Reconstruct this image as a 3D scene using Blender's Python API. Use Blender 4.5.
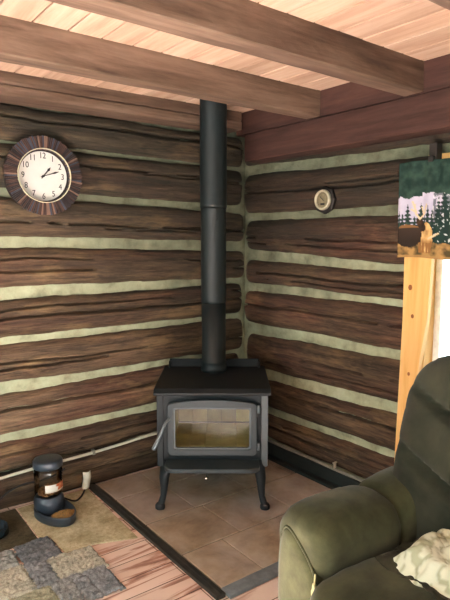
import bpy, bmesh, math, random
from math import sin, cos, pi, radians as R
from mathutils import Vector, Matrix, noise, Euler

for o in list(bpy.data.objects):
    bpy.data.objects.remove(o)
SC = bpy.context.scene
COL = SC.collection
random.seed(7)

# ------------------------------------------------------------------ camera
AZ, PITCH = R(53.05), R(6.34)
F0 = Vector((cos(AZ), sin(AZ), 0)); RT = Vector((sin(AZ), -cos(AZ), 0)); CAMP = Vector((-2.653, -3.287, 1.6))
fw = F0 * cos(PITCH) - Vector((0, 0, 1)) * sin(PITCH)
up = F0 * sin(PITCH) + Vector((0, 0, 1)) * cos(PITCH)
cd = bpy.data.cameras.new('camera'); cam = bpy.data.objects.new('camera', cd); COL.objects.link(cam)
cd.sensor_fit = 'VERTICAL'; cd.sensor_height = 24; cd.lens = 24 * 558 / 600; cd.clip_start = 0.05
m = Matrix((RT, up, -fw)).transposed().to_4x4(); m.translation = CAMP
cam.matrix_world = m
SC.camera = cam

# ------------------------------------------------------------------ world, sun, exposure
W = bpy.data.worlds.new('world'); SC.world = W; W.use_nodes = True
bg = W.node_tree.nodes['Background']
bg.inputs[0].default_value = (0.84, 0.98, 0.97, 1); bg.inputs[1].default_value = 5.6
sd = bpy.data.lights.new('sun', 'SUN'); sun = bpy.data.objects.new('sun', sd); COL.objects.link(sun)
sd.energy = 230; sd.angle = R(1.5); sd.color = (0.90, 0.97, 1.0)
sun.rotation_euler = Vector((.1, 1, -.61)).to_track_quat('-Z', 'Y').to_euler()
SC.view_settings.view_transform = 'Standard'; SC.view_settings.look = 'None'
SC.view_settings.gamma = 1; SC.view_settings.use_curve_mapping = False
SC.view_settings.exposure = 0.6

# ------------------------------------------------------------------ materials
def lin(h):
    h = h.lstrip('#'); v = [int(h[i:i+2], 16) / 255 for i in (0, 2, 4)]
    return tuple(c / 12.92 if c <= .04045 else ((c + .055) / 1.055) ** 2.4 for c in v) + (1,)

def ramp(nt, fac, cols, lo=.3, hi=.7):
    r = nt.nodes.new('ShaderNodeValToRGB'); e = r.color_ramp.elements
    n = len(cols)
    while len(e) < n: e.new(.5)
    for i, c in enumerate(cols):
        if isinstance(c, tuple) and len(c) == 2: p, c = c
        else: p = lo + (hi - lo) * i / max(1, n - 1)
        e[i].position = p; e[i].color = lin(c) if isinstance(c, str) else c
    nt.links.new(fac, r.inputs[0]); return r.outputs[0]

def mix(nt, a, b, f, mode='MIX'):
    n = nt.nodes.new('ShaderNodeMix'); n.data_type = 'RGBA'; n.blend_type = mode
    for s, v in ((n.inputs[6], a), (n.inputs[7], b), (n.inputs[0], f)):
        if hasattr(v, 'is_linked') or hasattr(v, 'node'): nt.links.new(v, s)
        elif isinstance(v, str): s.default_value = lin(v)
        else: s.default_value = v
    return n.outputs[2]

def newmat(name, rough=.7, metal=0, spec=.4):
    M = bpy.data.materials.new(name); M.use_nodes = True; nt = M.node_tree
    b = nt.nodes['Principled BSDF']; b.inputs['Roughness'].default_value = rough
    b.inputs['Metallic'].default_value = metal; b.inputs['Specular IOR Level'].default_value = spec
    return M, nt, b

def coords(nt, scale=(1, 1, 1), rot=(0, 0, 0), kind='Object'):
    t = nt.nodes.new('ShaderNodeTexCoord'); mp = nt.nodes.new('ShaderNodeMapping')
    mp.inputs['Scale'].default_value = scale; mp.inputs['Rotation'].default_value = rot
    nt.links.new(t.outputs[kind], mp.inputs[0]); return mp.outputs[0]

def nz(nt, vec, scale=5, detail=6, rough=.6, dist=0):
    n = nt.nodes.new('ShaderNodeTexNoise'); n.inputs['Scale'].default_value = scale
    n.inputs['Detail'].default_value = detail; n.inputs['Roughness'].default_value = rough
    n.inputs['Distortion'].default_value = dist
    nt.links.new(vec, n.inputs['Vector']); return n.outputs[0]

def bump(nt, b, h, strength=.3, dist=.01):
    n = nt.nodes.new('ShaderNodeBump'); n.inputs['Strength'].default_value = strength
    n.inputs['Distance'].default_value = dist
    nt.links.new(h, n.inputs['Height']); nt.links.new(n.outputs[0], b.inputs['Normal'])

def attr(nt, name='tint'):
    a = nt.nodes.new('ShaderNodeAttribute'); a.attribute_name = name; return a

def wood(name, cols, scale, rough=.75, bmp=.4, tint=.5, patch=None, pscale=1.5, lo=.3, hi=.7, dist=.01):
    M, nt, b = newmat(name, rough, spec=.25)
    v = coords(nt, scale)
    g = nz(nt, v, 1, 8, .65, .3)
    c = ramp(nt, g, cols, lo, hi)
    if patch:
        p = nz(nt, coords(nt, [s * .12 + .6 for s in scale]), pscale, 4, .6)
        mk = ramp(nt, p, ['#000000', '#ffffff'], .52, .72)
        c = mix(nt, c, patch, mk)
    a = attr(nt)
    t = ramp(nt, a.outputs['Fac'], [(1 - tint,) * 3 + (1,), (1, 1, 1, 1)], 0, 1)
    c = mix(nt, c, t, 1.0, 'MULTIPLY')
    nt.links.new(c, b.inputs['Base Color'])
    bump(nt, b, g, bmp, dist)
    return M

def logmat(name, scale, redlo=.42):
    """weathered hewn log: dark brown, red brown, tan where the surface is worn; darker and greener high up"""
    M, nt, b = newmat(name, .72, spec=.28)
    v = coords(nt, scale)
    f1 = nz(nt, v, 1.0, 9, .72, .6); f2 = nz(nt, coords(nt, [q * 2.6 + 2 for q in scale]), 1.0, 8, .75, .3)
    av = nt.nodes.new('ShaderNodeMath'); av.operation = 'MULTIPLY_ADD'; nt.links.new(f2, av.inputs[0]); av.inputs[1].default_value = .42
    ml = nt.nodes.new('ShaderNodeMath'); ml.operation = 'MULTIPLY'; nt.links.new(f1, ml.inputs[0]); ml.inputs[1].default_value = .58
    nt.links.new(ml.outputs[0], av.inputs[2]); fine = av.outputs[0]
    base = ramp(nt, fine, ['#241d17', '#4a3b2e', '#6a5744', '#8f7a60'], .33, .68)
    red = ramp(nt, fine, ['#281a16', '#4f352c', '#70503f', '#94705c'], .33, .68)
    big = nz(nt, coords(nt, [s * .1 + .35 for s in scale]), 1.3, 4, .6)
    a = attr(nt)
    c = mix(nt, base, red, ramp(nt, big, ['#000000', '#ffffff'], redlo, redlo + .18))
    pt = nz(nt, coords(nt, [s * .16 + .9 for s in scale]), 1.7, 5, .65)
    c = mix(nt, c, '#a88c66', ramp(nt, pt, ['#000000', '#c0c0c0'], .54, .68))
    ln = nz(nt, coords(nt, [scale[0] * .8 if scale[0] < 2 else 34, scale[1] * .8 if scale[1] < 2 else 34, 40]), 1.0, 3, .5, .15)
    c = mix(nt, c, '#0f0b09', ramp(nt, ln, [(.465, '#000000'), (.495, '#b0b0b0'), (.505, '#b0b0b0'), (.535, '#000000')]))
    dk = nz(nt, coords(nt, [s * .12 + .8 for s in scale]), 2.3, 5, .6)
    c = mix(nt, c, '#15100e', ramp(nt, dk, ['#909090', '#000000'], .28, .44))
    t = ramp(nt, a.outputs['Fac'], [(.25, .25, .25, 1), (1.15, 1.1, 1.05, 1)], 0, 1)
    c = mix(nt, c, t, 1.0, 'MULTIPLY')
    c = upper_darken(nt, c)
    nt.links.new(c, b.inputs['Base Color'])
    bump(nt, b, fine, .9, .016)
    return M

def upper_darken(nt, c, amt='#c4c4c4'):
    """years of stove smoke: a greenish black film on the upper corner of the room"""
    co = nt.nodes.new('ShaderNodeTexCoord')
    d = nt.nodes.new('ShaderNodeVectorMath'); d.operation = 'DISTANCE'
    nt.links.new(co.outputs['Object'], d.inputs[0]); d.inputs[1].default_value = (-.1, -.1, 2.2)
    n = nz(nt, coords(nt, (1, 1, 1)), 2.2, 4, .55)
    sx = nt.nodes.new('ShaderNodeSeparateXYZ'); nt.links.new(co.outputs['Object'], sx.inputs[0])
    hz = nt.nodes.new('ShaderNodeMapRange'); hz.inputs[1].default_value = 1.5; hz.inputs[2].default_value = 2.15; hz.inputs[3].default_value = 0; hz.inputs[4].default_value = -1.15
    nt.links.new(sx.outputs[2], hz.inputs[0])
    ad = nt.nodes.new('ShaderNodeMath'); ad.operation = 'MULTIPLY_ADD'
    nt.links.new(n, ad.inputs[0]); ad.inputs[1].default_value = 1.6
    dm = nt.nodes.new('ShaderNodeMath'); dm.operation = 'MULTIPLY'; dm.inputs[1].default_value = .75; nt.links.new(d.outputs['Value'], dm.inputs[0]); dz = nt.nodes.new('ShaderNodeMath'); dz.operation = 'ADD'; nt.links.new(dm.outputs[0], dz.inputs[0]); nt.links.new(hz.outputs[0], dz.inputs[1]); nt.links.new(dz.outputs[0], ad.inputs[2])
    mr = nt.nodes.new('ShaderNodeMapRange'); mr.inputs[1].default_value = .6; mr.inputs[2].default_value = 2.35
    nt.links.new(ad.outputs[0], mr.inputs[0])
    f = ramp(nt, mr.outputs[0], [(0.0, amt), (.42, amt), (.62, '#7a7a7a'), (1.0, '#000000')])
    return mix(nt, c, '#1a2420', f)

def plain(name, col, rough=.6, metal=0, spec=.4, var=.12, vs=20, bmp=0, bs=80):
    M, nt, b = newmat(name, rough, metal, spec)
    v = coords(nt)
    n = nz(nt, v, vs, 5, .6)
    c = lin(col) if isinstance(col, str) else col
    d = tuple(x * (1 - var) for x in c[:3]) + (1,); l = tuple(min(1, x * (1 + var)) for x in c[:3]) + (1,)
    nt.links.new(ramp(nt, n, [d, l], .35, .65), b.inputs['Base Color'])
    if bmp: bump(nt, b, nz(nt, v, bs, 3, .6), bmp, .003)
    return M

def fabric(name, c1, c2, c3, scale=6, rough=.95, sheen=.3):
    M, nt, b = newmat(name, rough, spec=.1)
    v = coords(nt)
    n = nz(nt, v, scale, 6, .62, .2)
    nt.links.new(ramp(nt, n, [c1, c2, c3], .32, .68), b.inputs['Base Color'])
    b.inputs['Sheen Weight'].default_value = sheen; b.inputs['Sheen Roughness'].default_value = .5
    bump(nt, b, nz(nt, v, 180, 3, .6), .25, .002)
    return M

def vcol(name, rough=.9, bmp=.3, bs=120, mult=None):
    M, nt, b = newmat(name, rough, spec=.15)
    a = attr(nt, 'Col'); c = a.outputs['Color']
    n = nz(nt, coords(nt), bs, 4, .7)
    if mult: c = mix(nt, c, ramp(nt, n, mult, .3, .7), 1.0, 'MULTIPLY')
    nt.links.new(c, b.inputs['Base Color'])
    if bmp: bump(nt, b, n, bmp, .004)
    return M

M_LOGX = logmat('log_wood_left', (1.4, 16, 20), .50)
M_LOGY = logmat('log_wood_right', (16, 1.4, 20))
def chinkmat():
    M, nt, b = newmat('chinking_mortar', .9, spec=.15)
    n = nz(nt, coords(nt), 7, 7, .65)
    c = ramp(nt, n, ['#77775f', '#9da083', '#aeb294'], .3, .65)
    c = upper_darken(nt, c, '#c8c8c8')
    nt.links.new(c, b.inputs['Base Color']); bump(nt, b, nz(nt, coords(nt), 28, 6, .7), .5, .012)
    return M
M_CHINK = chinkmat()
M_BEAM = wood('beam_wood', ['#423229', '#6f5a4b', '#8b7363'], (1.3, 14, 14), .8, .35, .5, '#5a463b', 1.2)
M_PLATEY = wood('plate_wood', ['#2f201d', '#4a322c', '#5c4038'], (14, 1.3, 14), .8, .35, .5, '#3a2622')
M_PLANK = wood('ceiling_plank_wood', ['#b39078', '#d2b199', '#e2c8b2'], (14, 1.2, 14), .7, .2, .45, '#c0a088')
M_PINE = wood('pine_wood', ['#d89a50', '#eebb74', '#f6cc8a'], (10, 10, .8), .5, .1, .1)
M_KNOT = plain('pine_knot', '#8a5326', .5)
M_DARKGAP = plain('dark_backing', '#17120f', .95)
M_BLACKMETAL = plain('stove_black_paint', '#181e21', .6, 0, .3, .1, 30, .12, 300)
M_STOVETOP = plain('stove_top_paint', '#101517', .6, 0, .3, .1, 30, .12, 300)
M_CASTGREY = plain('stove_grey_cast', '#283033', .55, .0, .35, .08, 30, .1, 250)
M_PIPE = plain('pipe_black_paint', '#141c1d', .5, 0, .35, .08, 20)
M_PANEL = plain('grey_side_panel', '#454d50', .5, .0, .5, .06)
M_CHROME = plain('chrome', '#c8c8c8', .2, 1, .5, .03)
M_BRICK = plain('firebrick', '#d8cda6', .9, 0, .2, .18, 9, .3, 60)
M_SOOTBRICK = plain('sooty_firebrick', '#8f8668', .9, 0, .2, .25, 7, .3, 60)

def glassmat(name, tint=(1, 1, 1, 1), ior=1.45):
    M = bpy.data.materials.new(name); M.use_nodes = True; nt = M.node_tree; nt.nodes.clear()
    o = nt.nodes.new('ShaderNodeOutputMaterial'); t = nt.nodes.new('ShaderNodeBsdfTransparent'); t.inputs[0].default_value = tint
    g = nt.nodes.new('ShaderNodeBsdfGlossy'); g.inputs['Roughness'].default_value = .05
    mx = nt.nodes.new('ShaderNodeMixShader'); fr = nt.nodes.new('ShaderNodeFresnel'); fr.inputs[0].default_value = ior
    nt.links.new(fr.outputs[0], mx.inputs[0]); nt.links.new(t.outputs[0], mx.inputs[1]); nt.links.new(g.outputs[0], mx.inputs[2])
    nt.links.new(mx.outputs[0], o.inputs[0]); return M
M_GLASS = glassmat('window_glass', (.97, .99, 1, 1))
M_STOVEGLASS = glassmat('stove_glass', (.80, .79, .70, 1), 1.18)
M_CLEAR = glassmat('clear_plastic', (.92, .93, .92, 1))

# ------------------------------------------------------------------ mesh helpers
def finish(name, bm, mat, parent=None, smooth=False, bevel=0, seg=2, sub=0, recalc=True):
    if recalc: bmesh.ops.recalc_face_normals(bm, faces=bm.faces)
    me = bpy.data.meshes.new(name); bm.to_mesh(me); bm.free()
    for mt in (mat if isinstance(mat, (list, tuple)) else [mat]): me.materials.append(mt)
    o = bpy.data.objects.new(name, me); COL.objects.link(o)
    if smooth: me.shade_smooth() if hasattr(me, 'shade_smooth') else [setattr(p, 'use_smooth', True) for p in me.polygons]
    if bevel:
        b = o.modifiers.new('bevel', 'BEVEL'); b.width = bevel; b.segments = seg; b.limit_method = 'ANGLE'; b.angle_limit = R(40)
    if sub:
        s = o.modifiers.new('sub', 'SUBSURF'); s.levels = sub; s.render_levels = sub
    if parent: o.parent = parent
    return o

def tagit(o, label=None, cat=None, group=None, kind=None):
    if label: o['label'] = label
    if cat: o['category'] = cat
    if group: o['group'] = group
    if kind: o['kind'] = kind
    return o

def empty(name, loc, rz=0, label=None, cat=None, group=None, kind=None, rot=None):
    e = bpy.data.objects.new(name, None); COL.objects.link(e); e.empty_display_size = .05
    e.location = loc; e.rotation_euler = rot if rot else (0, 0, rz)
    return tagit(e, label, cat, group, kind)

def box(bm, c, s, rot=None, mi=0, tint=None):
    mt = Matrix.Translation(c)
    if rot: mt = mt @ Euler(rot).to_matrix().to_4x4()
    la = (bm.verts.layers.float.get('tint') or bm.verts.layers.float.new('tint')) if tint is not None else None
    r = bmesh.ops.create_cube(bm, size=1, matrix=mt @ Matrix.Diagonal((*s, 1)))
    fs = {f for v in r['verts'] for f in v.link_faces}
    for f in fs: f.material_index = mi
    if tint is not None:
        for v in r['verts']: v[la] = tint
    return r['verts']

def tube(bm, pts, rad, n=10, caps=True, flat=1.0, mi=0):
    """tube along pts; rad is a number or a list"""
    pts = [Vector(p) for p in pts]; rings = []
    up0 = Vector((0, 0, 1))
    for i, p in enumerate(pts):
        a = pts[max(0, i - 1)]; b = pts[min(len(pts) - 1, i + 1)]
        t = (b - a).normalized()
        ref = up0 if abs(t.z) < .95 else Vector((1, 0, 0))
        u = t.cross(ref).normalized(); w = u.cross(t).normalized()
        r = rad[i] if isinstance(rad, (list, tuple)) else rad
        rings.append([bm.verts.new(p + u * cos(2 * pi * k / n) * r + w * sin(2 * pi * k / n) * r * flat) for k in range(n)])
    for a, b in zip(rings, rings[1:]):
        for k in range(n):
            f = bm.faces.new((a[k], a[(k + 1) % n], b[(k + 1) % n], b[k])); f.material_index = mi
    if caps:
        bm.faces.new(rings[0][::-1]).material_index = mi; bm.faces.new(rings[-1]).material_index = mi

def lathe(bm, prof, n=32, c=(0, 0, 0), axis='Z', mi=0, sx=1, sy=1, close=False):
    rings = []
    for r, z in prof:
        ring = []
        for k in range(n):
            a = 2 * pi * k / n; x, y = r * cos(a) * sx, r * sin(a) * sy
            p = {'Z': (x, y, z), 'Y': (x, z, y), 'X': (z, x, y)}[axis]
            ring.append(bm.verts.new(Vector(c) + Vector(p)))
        rings.append(ring)
    if close: rings.append(rings[0])
    for a, b in zip(rings, rings[1:]):
        for k in range(n):
            bm.faces.new((a[k], a[(k + 1) % n], b[(k + 1) % n], b[k])).material_index = mi
    if not close:
        if prof[0][0] > 1e-6: bm.faces.new(rings[0][::-1]).material_index = mi
        if prof[-1][0] > 1e-6: bm.faces.new(rings[-1]).material_index = mi
    bmesh.ops.remove_doubles(bm, verts=bm.verts, dist=1e-5)

def prism(bm, poly, z0, z1, mi=0, axes='XY'):
    def P(a, b, c): return {'XY': (a, b, c), 'XZ': (a, c, b), 'YZ': (c, a, b)}[axes]
    lo = [bm.verts.new(P(a, b, z0)) for a, b in poly]; hi = [bm.verts.new(P(a, b, z1)) for a, b in poly]
    bm.faces.new(lo[::-1]).material_index = mi; bm.faces.new(hi).material_index = mi
    n = len(poly)
    for i in range(n): bm.faces.new((lo[i], lo[(i + 1) % n], hi[(i + 1) % n], hi[i])).material_index = mi

def ringprism(bm, outer, inner, z0, z1, axes='XZ'):
    def P(a, b, c): return {'XY': (a, b, c), 'XZ': (a, c, b), 'YZ': (c, a, b)}[axes]
    L = [[bm.verts.new(P(a, b, z)) for a, b in pl] for z in (z0, z1) for pl in (outer, inner)]
    o0, i0, o1, i1 = L; n = len(outer)
    for k in range(n):
        j = (k + 1) % n
        bm.faces.new((o0[k], o0[j], i0[j], i0[k])); bm.faces.new((o1[k], i1[k], i1[j], o1[j]))
        bm.faces.new((o0[k], o1[k], o1[j], o0[j])); bm.faces.new((i0[k], i0[j], i1[j], i1[k]))

def grid(bm, nu, nv, fn, colfn=None, closed_u=False):
    cl = bm.verts.layers.float_color.get('Col') or bm.verts.layers.float_color.new('Col') if colfn else None
    V = []
    for j in range(nv + 1):
        row = []
        for i in range(nu + (0 if closed_u else 1)):
            v = bm.verts.new(fn(i / nu, j / nv))
            if colfn: v[cl] = colfn(i / nu, j / nv)
            row.append(v)
        V.append(row)
    for j in range(nv):
        for i in range(nu):
            i2 = (i + 1) % nu if closed_u else i + 1
            bm.faces.new((V[j][i], V[j][i2], V[j + 1][i2], V[j + 1][i]))
    return V

def fbm(x, y, z=0, o=4): return noise.fractal(Vector((x, y, z)), .9, 2.1, o)

# ------------------------------------------------------------------ floor and hearth ground
def floormat():
    M, nt, b = newmat('floor_wood', .45, spec=.4)
    v = coords(nt, (1, 1, 1))
    br = nt.nodes.new('ShaderNodeTexBrick'); nt.links.new(v, br.inputs[0])
    br.inputs['Scale'].default_value = 1; br.inputs['Brick Width'].default_value = 1.3; br.inputs['Row Height'].default_value = .13
    br.inputs['Mortar Size'].default_value = .0025; br.offset = .37
    br.inputs[1].default_value = lin('#dfc4b4'); br.inputs[2].default_value = lin('#ead3c6'); br.inputs[3].default_value = lin('#5e3b2e')
    n = nz(nt, coords(nt, (1.3, 15, 1)), 1, 7, .6, .8)
    st = ramp(nt, n, ['#7d5646', '#c09480', '#ffffff'], .36, .48)
    c = mix(nt, br.outputs[0], st, .85, 'MULTIPLY')
    nt.links.new(c, b.inputs['Base Color']); return M
M_FLOOR = floormat()
bm = bmesh.new(); box(bm, (-2.0, -3.9, -.05), (5.4, 8.2, .1))
tagit(finish('floor', bm, M_FLOOR), kind='structure')

# ------------------------------------------------------------------ ceiling planks
bm = bmesh.new(); x = -4.6; k = 0
box(bm, (-2.2, -2.35, 2.503), (5.2, 5.3, .02), tint=.05)
while x < .2:
    w = .1525; box(bm, (x + w / 2, -2.35, 2.4755 + random.uniform(0, .002)), (w - .007, 5.3, .022), tint=random.uniform(.35, 1)); x += w
tagit(finish('ceiling', bm, M_PLANK, bevel=.002, seg=1), kind='structure')

# ------------------------------------------------------------------ log walls
def clampi(t, a, b): return a + (b - a) * max(-.4, min(1.8, t))

def log_mesh(axis, s0, s1, zb, zt, seed, thick=.045, ends=(False, False), tint=.8, crack=True):
    """a hewn log; s runs along the wall, zb(s) and zt(s) its lower and upper edge; bulges to the room"""
    bm = bmesh.new(); tl = bm.verts.layers.float.new('tint')
    n = max(8, int((s1 - s0) / .018)); m = 44
    ck = .35 + .35 * noise.random(); ck2 = .2 + .6 * noise.random(); c0 = noise.random(); cl_ = .35 + .5 * noise.random()
    rows = []
    for i in range(n + 1):
        s = s0 + (s1 - s0) * i / n
        a, b = zb(s), zt(s)
        a += .010 * fbm(s * 2.3, seed, 1); b += .010 * fbm(s * 2.3, seed, 5)
        a += .003 * fbm(s * 14, seed, 2); b += .003 * fbm(s * 14, seed, 7)
        e = 1.0
        for fl, d in ((ends[0], s - s0), (ends[1], s1 - s)):
            if fl and d < .045: e = min(e, math.sqrt(max(0.02, 1 - (1 - d / .045) ** 2)))
        mid = (a + b) / 2; h = (b - a) / 2 * (.7 + .3 * e)
        row = []
        for j in range(m + 1):
            t = -1 + 2 * j / m
            pr = (1 - abs(t) ** 3.2) ** .5
            z = mid + (h + .006) * t
            y = .012 - (thick + .012) * pr * (.3 + .7 * e)
            y += .006 * fbm(s * 3.1, z * 9, seed) * pr + .003 * fbm(s * 11, z * 45, seed + 3) * pr
            if crack:
                for q, ph, ww in ((ck, 0, .009), (ck2, 4, .006)):
                    cz = -1 + 2 * (q + .05 * fbm(s * 1.6, seed + ph, 9))
                    on = fbm(s * .9, seed * 3 + ph, 2) + (.25 if ph == 0 else 0)
                    d = abs(t - cz) * h
                    if on > -.05 and d < ww: y += .034 * (1 - d / ww) ** .5
            p = (s, y, z) if axis == 'X' else (y, s, z)
            v = bm.verts.new(p); v[tl] = tint * (.75 + .5 * noise.noise(Vector((s * .8, seed, z * 2))) + .1); row.append(v)
        rows.append(row)
    for i in range(n):
        for j in range(m):
            bm.faces.new((rows[i][j], rows[i + 1][j], rows[i + 1][j + 1], rows[i][j + 1]))
    bm.faces.new(rows[0]); bm.faces.new(rows[-1])
    # closed back
    for i in range(n): bm.faces.new((rows[i][0], rows[i][m], rows[i + 1][m], rows[i + 1][0]))
    return bm

def make_wall(name, axis, s_lo, sa, sb, table, hole=None, s_hi=-.005, tints=None):
    """table: per log (z bottom at sa, z top at sa, z bottom at sb, z top at sb)"""
    root = empty(name, (0, .03, 0) if axis == 'X' else (.03, 0, 0), kind='structure')
    mat = M_LOGX if axis == 'X' else M_LOGY
    for k, (a0, b0, a1, b1) in enumerate(table):
        def zb(s, a0=a0, a1=a1): return clampi((s - sa) / (sb - sa), a0, a1)
        def zt(s, b0=b0, b1=b1): return clampi((s - sa) / (sb - sa), b0, b1)
        tn = tints[k] if tints else .8
        spans = [(s_lo, s_hi)]
        zc = (a1 + b1) / 2
        if hole and hole[2] < zc < hole[3]: spans = [(hole[1], s_hi), (s_lo, hole[0])]
        for q, (u0, u1) in enumerate(spans):
            u1 = u1 + (random.uniform(-.03, .02) if q == 0 else 0)
            finish('log', log_mesh(axis, u0, u1, zb, zt, 3.7 * k + (11 if axis == 'Y' else 0) + q * .5, ends=(False, q == 0), tint=tn), mat, root, smooth=True)
    bm = bmesh.new()
    spans = [(s_lo, 0.06, 0, 2.5)] if not hole else [(hole[1], .06, 0, 2.5), (s_lo, hole[0], 0, 2.5), (hole[0], hole[1], 0, hole[2]), (hole[0], hole[1], hole[3], 2.5)]
    for u0, u1, z0, z1 in spans:
        nu = int((u1 - u0) / .03); nv = max(4, int((z1 - z0) / .02))
        def fn(u, v):
            s = u0 + (u1 - u0) * u; z = z0 + (z1 - z0) * v
            y = .0 + .008 * fbm(s * 6, z * 14, 3) - .012 * max(0, 1 - abs(s + .02) / .06)
            return (s, y, z) if axis == 'X' else (y, s, z)
        V = grid(bm, nu, nv, fn)
        c = ((u0 + u1) / 2, .045, (z0 + z1) / 2); sz = (u1 - u0, .05, z1 - z0)
        if axis == 'Y': c = (c[1], c[0], c[2]); sz = (sz[1], sz[0], sz[2])
        box(bm, c, sz)
    finish('chinking', bm, M_CHINK, root, recalc=False)
    return root

LT = [(2.150, 2.345, 2.125, 2.330), (1.883, 2.125, 1.852, 2.10), (1.611, 1.834, 1.586, 1.789), (1.324, 1.544, 1.309, 1.508),
      (1.032, 1.238, 1.035, 1.252), (.765, .980, .759, .984), (.458, .689, .464, .717), (.235, .399, .262, .407), (.228, .005, .252, .005)]
LT = [(a, b, c, d) if a < b else (b, a, d, c) for a, b, c, d in LT]
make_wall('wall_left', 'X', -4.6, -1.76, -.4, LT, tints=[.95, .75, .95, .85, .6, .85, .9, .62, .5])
RTB = [(2.131, 2.30, 2.096, 2.28), (1.784, 2.059, 1.787, 2.026), (1.519, 1.718, 1.461, 1.727), (1.273, 1.43, 1.257, 1.406),
       (.971, 1.198, .967, 1.213), (.634, .879, .66, .904), (.364, .552, .369, .584), (.13, .296, .12, .316)]
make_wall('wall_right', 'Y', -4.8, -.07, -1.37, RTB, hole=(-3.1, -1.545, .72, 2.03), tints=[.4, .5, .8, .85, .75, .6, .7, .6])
# plain boarded walls out of the picture
bm = bmesh.new(); box(bm, (-2.2, -5.0, 2.25), (5.2, .12, .5), tint=.7); box(bm, (-.75, -5.0, 1.0), (2.1, .12, 2.0), tint=.7)  # unseen back wall added to dim beam faces; its slot aims a sun patch
box(bm, (-4.45, -5.0, 1.0), (.6, .12, 2.0), tint=.7); box(bm, (-3.0, -5.0, .68), (2.4, .12, 1.36), tint=.7)
tagit(finish('wall_back_sun_slot', bm, M_BEAM), kind='structure')
bm = bmesh.new(); box(bm, (-4.7, -.3, 1.25), (.12, 1.2, 2.5), tint=.7); box(bm, (-4.7, -4.1, 1.25), (.12, 1.2, 2.5), tint=.7)
box(bm, (-4.7, -2.2, .3), (.12, 2.6, .6), tint=.7); box(bm, (-4.7, -2.2, 2.35), (.12, 2.6, .3), tint=.7)
tagit(finish('wall_west', bm, M_BEAM), kind='structure')

# ------------------------------------------------------------------ beams
def beam(name, c, s, mat, label, group=None, tint=.8, seed=0, ax=0, skew=0):
    bm = bmesh.new(); tl = bm.verts.layers.float.new('tint')
    L = s[ax]; n = int(L / .05); m = 6
    o1, o2 = [i for i in range(3) if i != ax]
    per = []
    for (a0, b0, a1, b1) in ((-1, -1, 1, -1), (1, -1, 1, 1), (1, 1, -1, 1), (-1, 1, -1, -1)):
        for q in range(m): per.append((a0 + (a1 - a0) * q / m, b0 + (b1 - b0) * q / m))
    rows = []
    for i in range(n + 1):
        row = []
        for a, b in per:
            l = -L / 2 + L * i / n
            w = 1 - (.012 if abs(a) > .99 and abs(b) > .99 else 0)
            p = [0, 0, 0]; p[ax] = c[ax] + l
            dn = .0025 * fbm(l * 4, a * 2 + seed, b * 2)
            p[o1] = c[o1] + a * s[o1] / 2 * w + dn; p[o2] = c[o2] + b * s[o2] / 2 * w + .0025 * fbm(l * 3, a + seed + 7, b)
            v = bm.verts.new(p); v[tl] = tint * (1 + .15 * noise.noise(Vector((l, seed, a)))); row.append(v)
        rows.append(row)
    N = len(per)
    for i in range(n):
        for k in range(N): bm.faces.new((rows[i][k], rows[i][(k + 1) % N], rows[i + 1][(k + 1) % N], rows[i + 1][k]))
    bm.faces.new(rows[0][::-1]); bm.faces.new(rows[-1])
    o = finish(name, bm, mat, bevel=.004, seg=1); o.rotation_euler.z = skew
    return tagit(o, label, 'beam', group)
beam('ceiling_beam', (-2.37, -.837, 2.398), (4.46, .115, .156), M_BEAM, 'rough sawn brown ceiling beam crossing just in front of the stove pipe', tint=.85, seed=1, skew=.021)
beam('ceiling_beam', (-2.37, -1.528, 2.398), (4.46, .118, .156), M_BEAM, 'rough sawn ceiling beam with brightly lit underside, second out from the clock wall', tint=.85, seed=2, skew=.026)
beam('ceiling_beam', (-2.37, -2.26, 2.398), (4.46, .12, .156), M_BEAM, 'ceiling beam only just showing in the top right corner', tint=.95, seed=3, skew=.02)
beam('wall_plate_beam', (-2.36, -.085, 2.371), (4.38, .20, .055), M_BEAM, 'lower brown timber running along the top of the clock wall just above the logs', tint=.7, seed=4)
beam('wall_plate_beam', (-2.36, -.080, 2.436), (4.38, .20, .070), M_BEAM, 'upper brown timber on the clock wall, tight under the ceiling planks', tint=.62, seed=14)
beam('wall_plate_beam', (-.078, -2.50, 2.220), (.154, 4.62, .184), M_PLATEY, 'dark maroon timber plate along the right log wall, beam ends sit on it', tint=.8, seed=5, ax=1)
beam('rim_board', (-.110, -2.45, 2.394), (.08, 4.72, .158), M_PLATEY, 'dark board filling the gap between beam ends above the right wall plate', tint=.95, seed=6, ax=1)

# ------------------------------------------------------------------ window, trim
bm = bmesh.new()
prism(bm, [(-1.45, 1.95), (-1.63, 1.95), (-1.612, 1.5), (-1.598, 1.17), (-1.560, .92), (-1.53, .62), (-1.50, .30), (-1.425, .30), (-1.447, 1.15), (-1.445, 1.5)], -.05, -.02, axes='YZ')
for v in bm.verts: pass
tr = finish('trim_1', bm, M_PINE, bevel=.003)
tagit(tr, kind='structure')
bm = bmesh.new()
for y, z, r in ((-1.49, 1.335, .012), (-1.51, 1.18, .009), (-1.50, .86, .008)):
    lathe(bm, [(0, -.0512), (r, -.0512), (r, -.045)], 14, (0, y, z), 'X', sy=1.3)
finish('knot', bm, M_KNOT, tr)
bm = bmesh.new()
box(bm, (.045, -1.555, 1.375), (.11, .02, 1.31)); box(bm, (.045, -3.085, 1.375), (.11, .03, 1.31))
box(bm, (.045, -2.33, .735), (.15, 1.54, .03)); box(bm, (.045, -2.33, 2.015), (.11, 1.54, .03))
jb = tagit(finish('window_1', bm, M_PINE), kind='structure')
bm = bmesh.new()
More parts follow.
